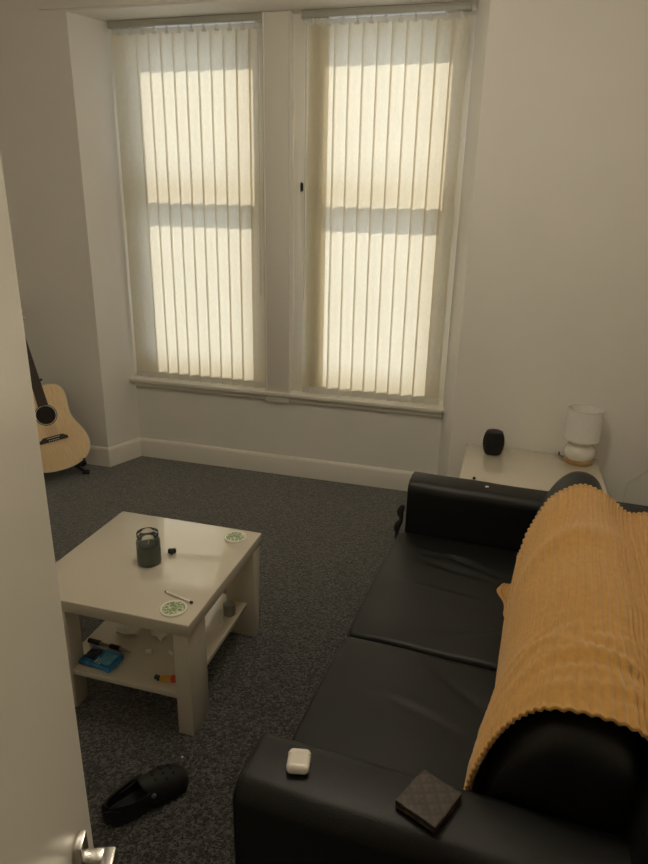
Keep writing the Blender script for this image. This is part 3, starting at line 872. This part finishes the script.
# ------------------------------------------------------------------ things on the sofa
def on_sofa(name, label, cat, x, y, z, rz=0, tilt=0):
    m = Matrix.Translation(SO) @ Matrix.Rotation(SR, 4, 'Z') @ Matrix.Translation((x, y, z)) @ Matrix.Rotation(tilt, 4, 'X') @ Matrix.Rotation(rz, 4, 'Z')
    return thing(name, label, cat, mtx=m)
t = on_sofa('earbud_case', 'small white glossy earbud case on the near sofa arm', 'earbud case', .098, .082, .6065, R(14))
def half_case(lo, hi):
    b = bm_new(); rbox(b, (0, 0, .0105), (.043, .051, .021), .0100, (4, 12, 2), lambda p: Vector((p.x, max(lo, min(hi, p.y)), p.z)), 8); return b
build('case_body', half_case(-1, .0098), 'white', t); build('lid', half_case(.0102, 1), 'white', t)
b = bm_new(); rbox(b, (0, .010, .0105), (.0422, .002, .0202), .0009, (2, 1, 2)); build('hinge_seam', b, 'rail', t)
t = on_sofa('wallet', 'brown patterned folded wallet on the near sofa arm beside the throw', 'wallet', .342, .086, .6065, R(-21), R(-2))
b = bm_new(); rbox(b, (0, 0, .0135), (.080, .092, .0055), .0022, (10, 10, 1), crumple(.0012, 40, 2)); build('front_panel', b, 'canvas', t)
b = bm_new(); rbox(b, (0, 0, .0035), (.080, .092, .0055), .0022, (6, 6, 1), crumple(.001, 40, 5)); build('back_panel', b, 'canvas', t)
b = bm_new(); rbox(b, (.002, 0, .0085), (.075, .086, .006), .002, (3, 3, 1)); build('card_pocket', b, 'canvas_edge', t)
b = bm_new(); rbox(b, (-.0395, 0, .0085), (.006, .090, .0125), .0028, (1, 4, 2)); build('spine', b, 'canvas', t)
b = bm_new(); rbox(b, (0, 0, .003), (.012, .008, .004), .0015, (2, 2, 1), crumple(.002, 90, 3))
m_ = SO + Matrix.Rotation(SR, 3, 'Z') @ Vector((.287, 1.512, .6065))
o = build('paper_fleck', b, 'paper', None, loc=m_, rotz=.3); tag(o, 'tiny white fleck on the far sofa arm', 'scrap')
# black strap bunched at the front of the far arm
b = bm_new()
tube(b, smooth_path([(-.012, 1.462, .500), (-.022, 1.455, .475), (-.016, 1.450, .445), (-.028, 1.445, .415), (-.026, 1.438, .385), (-.018, 1.432, .36), (-.024, 1.430, .33)], 6), .010, 10,
     [.007 + .006 * abs(math.sin(i * .27)) for i in range(37)])
o = build('black_strap', b, 'fabric_black', None, loc=SO, rotz=SR); tag(o, 'black bunched strap hanging at the front of the far sofa arm', 'strap')
# white cable behind the sofa
b = bm_new()
tube(b, smooth_path([(.76, 3.287, .40), (.72, 3.287, .345), (.690, 3.285, .325), (.672, 3.283, .29), (.668, 3.27, .20), (.67, 3.24, .03), (.72, 3.20, .006)], 8), .0015, 8)
o = build('white_cable', b, 'ivory'); tag(o, 'thin pale cable hanging down the wall behind the sofa', 'cable')

# ------------------------------------------------------------------ clog on the carpet
def clog():
    heel, toe = Vector((-.884, 1.108)), Vector((-.752, 1.300))
    d = (toe - heel); L = d.length
    t = thing('clog_shoe', 'single black rubber clog with holes lying on the carpet by the door', 'shoe', (heel.x, heel.y, 0), math.atan2(d.y, d.x))
    # half-widths along length
    def W(x):
        u = x / L
        pts = [(0, .018), (.06, .029), (.2, .032), (.4, .034), (.6, .041), (.75, .044), (.88, .040), (.96, .028), (1, .011)]
        for (a, wa), (b_, wb) in zip(pts, pts[1:]):
            if a <= u <= b_:
                f_ = (u - a) / (b_ - a); f_ = f_ * f_ * (3 - 2 * f_); return wa + (wb - wa) * f_
        return .012
    xs = [L * i / 36 for i in range(37)]
    b = bm_new(); rs = []
    for x in xs:
        w_ = W(x); rs.append([(x, -w_, .004), (x, -w_ - .003, .012), (x, -w_, .026), (x, 0, .027), (x, w_, .026), (x, w_ + .003, .012), (x, w_, .004), (x, 0, .0)])
    loft(b, rs); build('sole', b, 'rubber', t)
    b = bm_new(); rs = []
    for x in xs[1:18]:
        w_ = W(x) * .82; rs.append([(x, -w_, .026), (x, -w_ * .8, .0285), (x, w_ * .8, .0285), (x, w_, .026)])
    loft(b, rs); build('footbed', b, 'rubber_in', t)
    # toe dome shell
    b = bm_new(); rs = []
    for x in xs[17:]:
        w_ = W(x) + .002; u = (x - xs[17]) / (L - xs[17])
        h = .024 + .058 * (1 - u ** 2.6) ** .6 if u < 1 else .024
        rs.append([(x - .020 * math.sin(PI * k / 14) * (1 - u) , -w_ * math.cos(PI * k / 14), .020 + (h - .018) * math.sin(PI * k / 14) ** .75) for k in range(15)])
    vs = loft(b, rs, caps=False, closed=False)
    toe_o = build('toe_cap', b, 'rubber', t, angle=180)
    md = toe_o.modifiers.new('thickness', 'SOLIDIFY'); md.thickness = .005; md.offset = -1
    # low side walls and heel strap
    b = bm_new(); rs = []
    path = []
    for k in range(0, 18): x = xs[17 - k]; path.append((x, -W(x) - .001))
    for k in range(1, 6): an = -PI / 2 - PI * k / 6; path.append((.0 + .012 * math.cos(an) - .004, .020 * -math.sin(an) * -1))
    for k in range(0, 18): x = xs[k]; path.append((x, W(x) + .001))
    for (x, y) in path:
        u = min(1, max(0, x / xs[17])); h = .044 + .022 * u ** 3 + .016 * (1 - u) ** 3
        s_ = 1 if y > 0 else -1
        rs.append([(x, y, .018), (x, y, h), (x, y - s_ * .004, h), (x, y - s_ * .004, .018)])
    loft(b, rs); build('side_wall', b, 'rubber', t)
    b = bm_new(); pts = []
    x0 = xs[18]
    pts = smooth_path([(x0, -.040, .056), (x0 - .03, -.040, .056), (.05, -.036, .054), (.005, -.019, .056), (-.008, 0, .058), (.005, .019, .056), (.05, .036, .054), (x0 - .03, .040, .056), (x0, .040, .056)], 5)
    rs = []
    for i, p in enumerate(pts):
        dd = (pts[min(i + 1, len(pts) - 1)] - pts[max(0, i - 1)]).normalized(); nn = Vector((dd.y, -dd.x, 0)).normalized()
        rs.append([p + Vector((0, 0, -.011)), p + nn * .004 + Vector((0, 0, -.008)), p + nn * .004 + Vector((0, 0, .008)), p + Vector((0, 0, .011)), p - nn * .001])
    loft(b, rs); build('heel_strap', b, 'rubber', t)
    for sx in (-1, 1):
        b = bm_new(); tube(b, [(x0 - .004, sx * .039, .056), (x0 - .004, sx * .046, .056), (x0 - .004, sx * .048, .056)], .006, 14, [.0065, .0065, .004]); build('rivet', b, 'rivet', t)
    # ventilation holes on the dome
    b = bm_new()
    for ux, n_ in ((.28, 3), (.48, 4), (.66, 3)):
        x = xs[17] + ux * (L - xs[17])
        w_ = W(x) + .002; u = ux; h = .024 + .058 * (1 - u ** 2.6) ** .6
        for q in range(n_):
            th = PI / 2 + (q - (n_ - 1) / 2) * .40
            th = max(.2, min(PI - .2, th))
            p = Vector((x - .020 * math.sin(th) * (1 - u), -w_ * math.cos(th), .020 + (h - .018) * math.sin(th) ** .75))
            nrm = Vector((.15 + .5 * u * u, -math.cos(th) * .8, math.sin(th))).normalized()
            tube(b, [p - nrm * .004, p + nrm * .0006], .0042, 12)
    build('vent_holes', b, 'hole', toe_o)
clog()
b = bm_new(); rbox(b, (0, 0, .002), (.006, .006, .004), .0015, (1, 1, 1))
o = build('carpet_fleck', b, 'ivory', None, loc=(-.800, 1.365, 0)); tag(o, 'tiny pale fleck on the carpet beyond the clog toe', 'scrap')

# ------------------------------------------------------------------ added fill light above the frame, shaped as a pendant to brighten the walls
PL = (-.45, 1.62)
t = thing('fill_pendant', 'added unseen fill light shaped as an opal globe pendant in mid room', 'lamp', (*PL, ZC))
b = bm_new(); lathe(b, [(.012, -.03), (.040, -.022), (.048, 0), (.02, 0)], 28); build('ceiling_rose', b, 'rail', t)
b = bm_new(); tube(b, [(0, 0, -.02), (0, 0, -.16)], .003, 8); build('flex', b, 'rail', t)
b = bm_new(); lathe(b, [(.012, -.15), (.030, -.16), (.034, -.185), (.02, -.19)], 24); build('globe_holder', b, 'rail', t)
m_, nt_, b_ = new_mat('fill_globe_glow')
b_.inputs['Base Color'].default_value = (.9, .88, .82, 1); b_.inputs['Roughness'].default_value = .3
b_.inputs['Emission Color'].default_value = (1, .89, .71, 1); b_.inputs['Emission Strength'].default_value = FILL_STRENGTH  # glow of the added fill globe, lifts walls and tabletops
M['globe'] = m_
b = bm_new(); K = 24
lathe(b, [(.12 * math.sin(PI * (k + .5) / (K + 1)) , -.295 + .12 * math.cos(PI * (k + .5) / (K + 1))) for k in range(K + 1)], 40); build('globe', b, 'globe', t)

# ------------------------------------------------------------------ outside ground (seen by the light only through the panes)
bm = bm_new(); box(bm, -12, 12, YO + .3, 24, -3.1, -3.0); o = struct('ground_outside', bm, 'stone')

# ------------------------------------------------------------------ light
w = bpy.data.worlds.new('sky'); scene.world = w; w.use_nodes = True
nt = w.node_tree; bg = nt.nodes['Background']
SKY = 9.0
bg.inputs[0].default_value = (0.66, 0.79, 1.0, 1); bg.inputs[1].default_value = SKY
sun = bpy.data.lights.new('sun', 'SUN'); sun.energy = 11; sun.angle = R(.7); sun.color = (1, .95, .86)
so = bpy.data.objects.new('sun', sun); COL.objects.link(so)
el, az = R(35), R(14)
dv = Vector((math.sin(az) * math.cos(el), -math.cos(az) * math.cos(el), -math.sin(el)))
so.rotation_euler = dv.to_track_quat('-Z', 'Y').to_euler(); so.location = (-2, 8, 6)

# ------------------------------------------------------------------ camera (648 x 864 frame, focal length 650 px)
cam = bpy.data.cameras.new('camera'); co = bpy.data.objects.new('camera', cam); COL.objects.link(co)
cam.sensor_fit = 'VERTICAL'; cam.sensor_height = 24; cam.sensor_width = 18; cam.lens = 650 / 864 * 24; cam.clip_start = .02
f = 650.
d = Vector((284 - 324, 2267 - 432, f)).normalized()
X = -Vector((-2170 - 324, 151 - 432, f)).normalized()
X = (X - d * X.dot(d)).normalized()
Y = d.cross(X)
if Y.z < 0: Y = -Y
Z = -d
right = Vector((X.x, Y.x, Z.x)); down = Vector((X.y, Y.y, Z.y)); fwd = Vector((X.z, Y.z, Z.z))
up, back = -down, -fwd
co.matrix_world = Matrix(((right.x, up.x, back.x, 0), (right.y, up.y, back.y, 0), (right.z, up.z, back.z, 1.6), (0, 0, 0, 1)))
scene.camera = co

vs = scene.view_settings
vs.view_transform = 'Standard'; vs.look = 'None'; vs.gamma = 1; vs.use_curve_mapping = False
vs.exposure = -1.15
c = scene.cycles
c.max_bounces = 16; c.diffuse_bounces = 12; c.glossy_bounces = 5; c.transparent_max_bounces = 16; c.transmission_bounces = 8
c.sample_clamp_indirect = 20; c.caustics_reflective = False; c.caustics_refractive = False
c.use_denoising = True
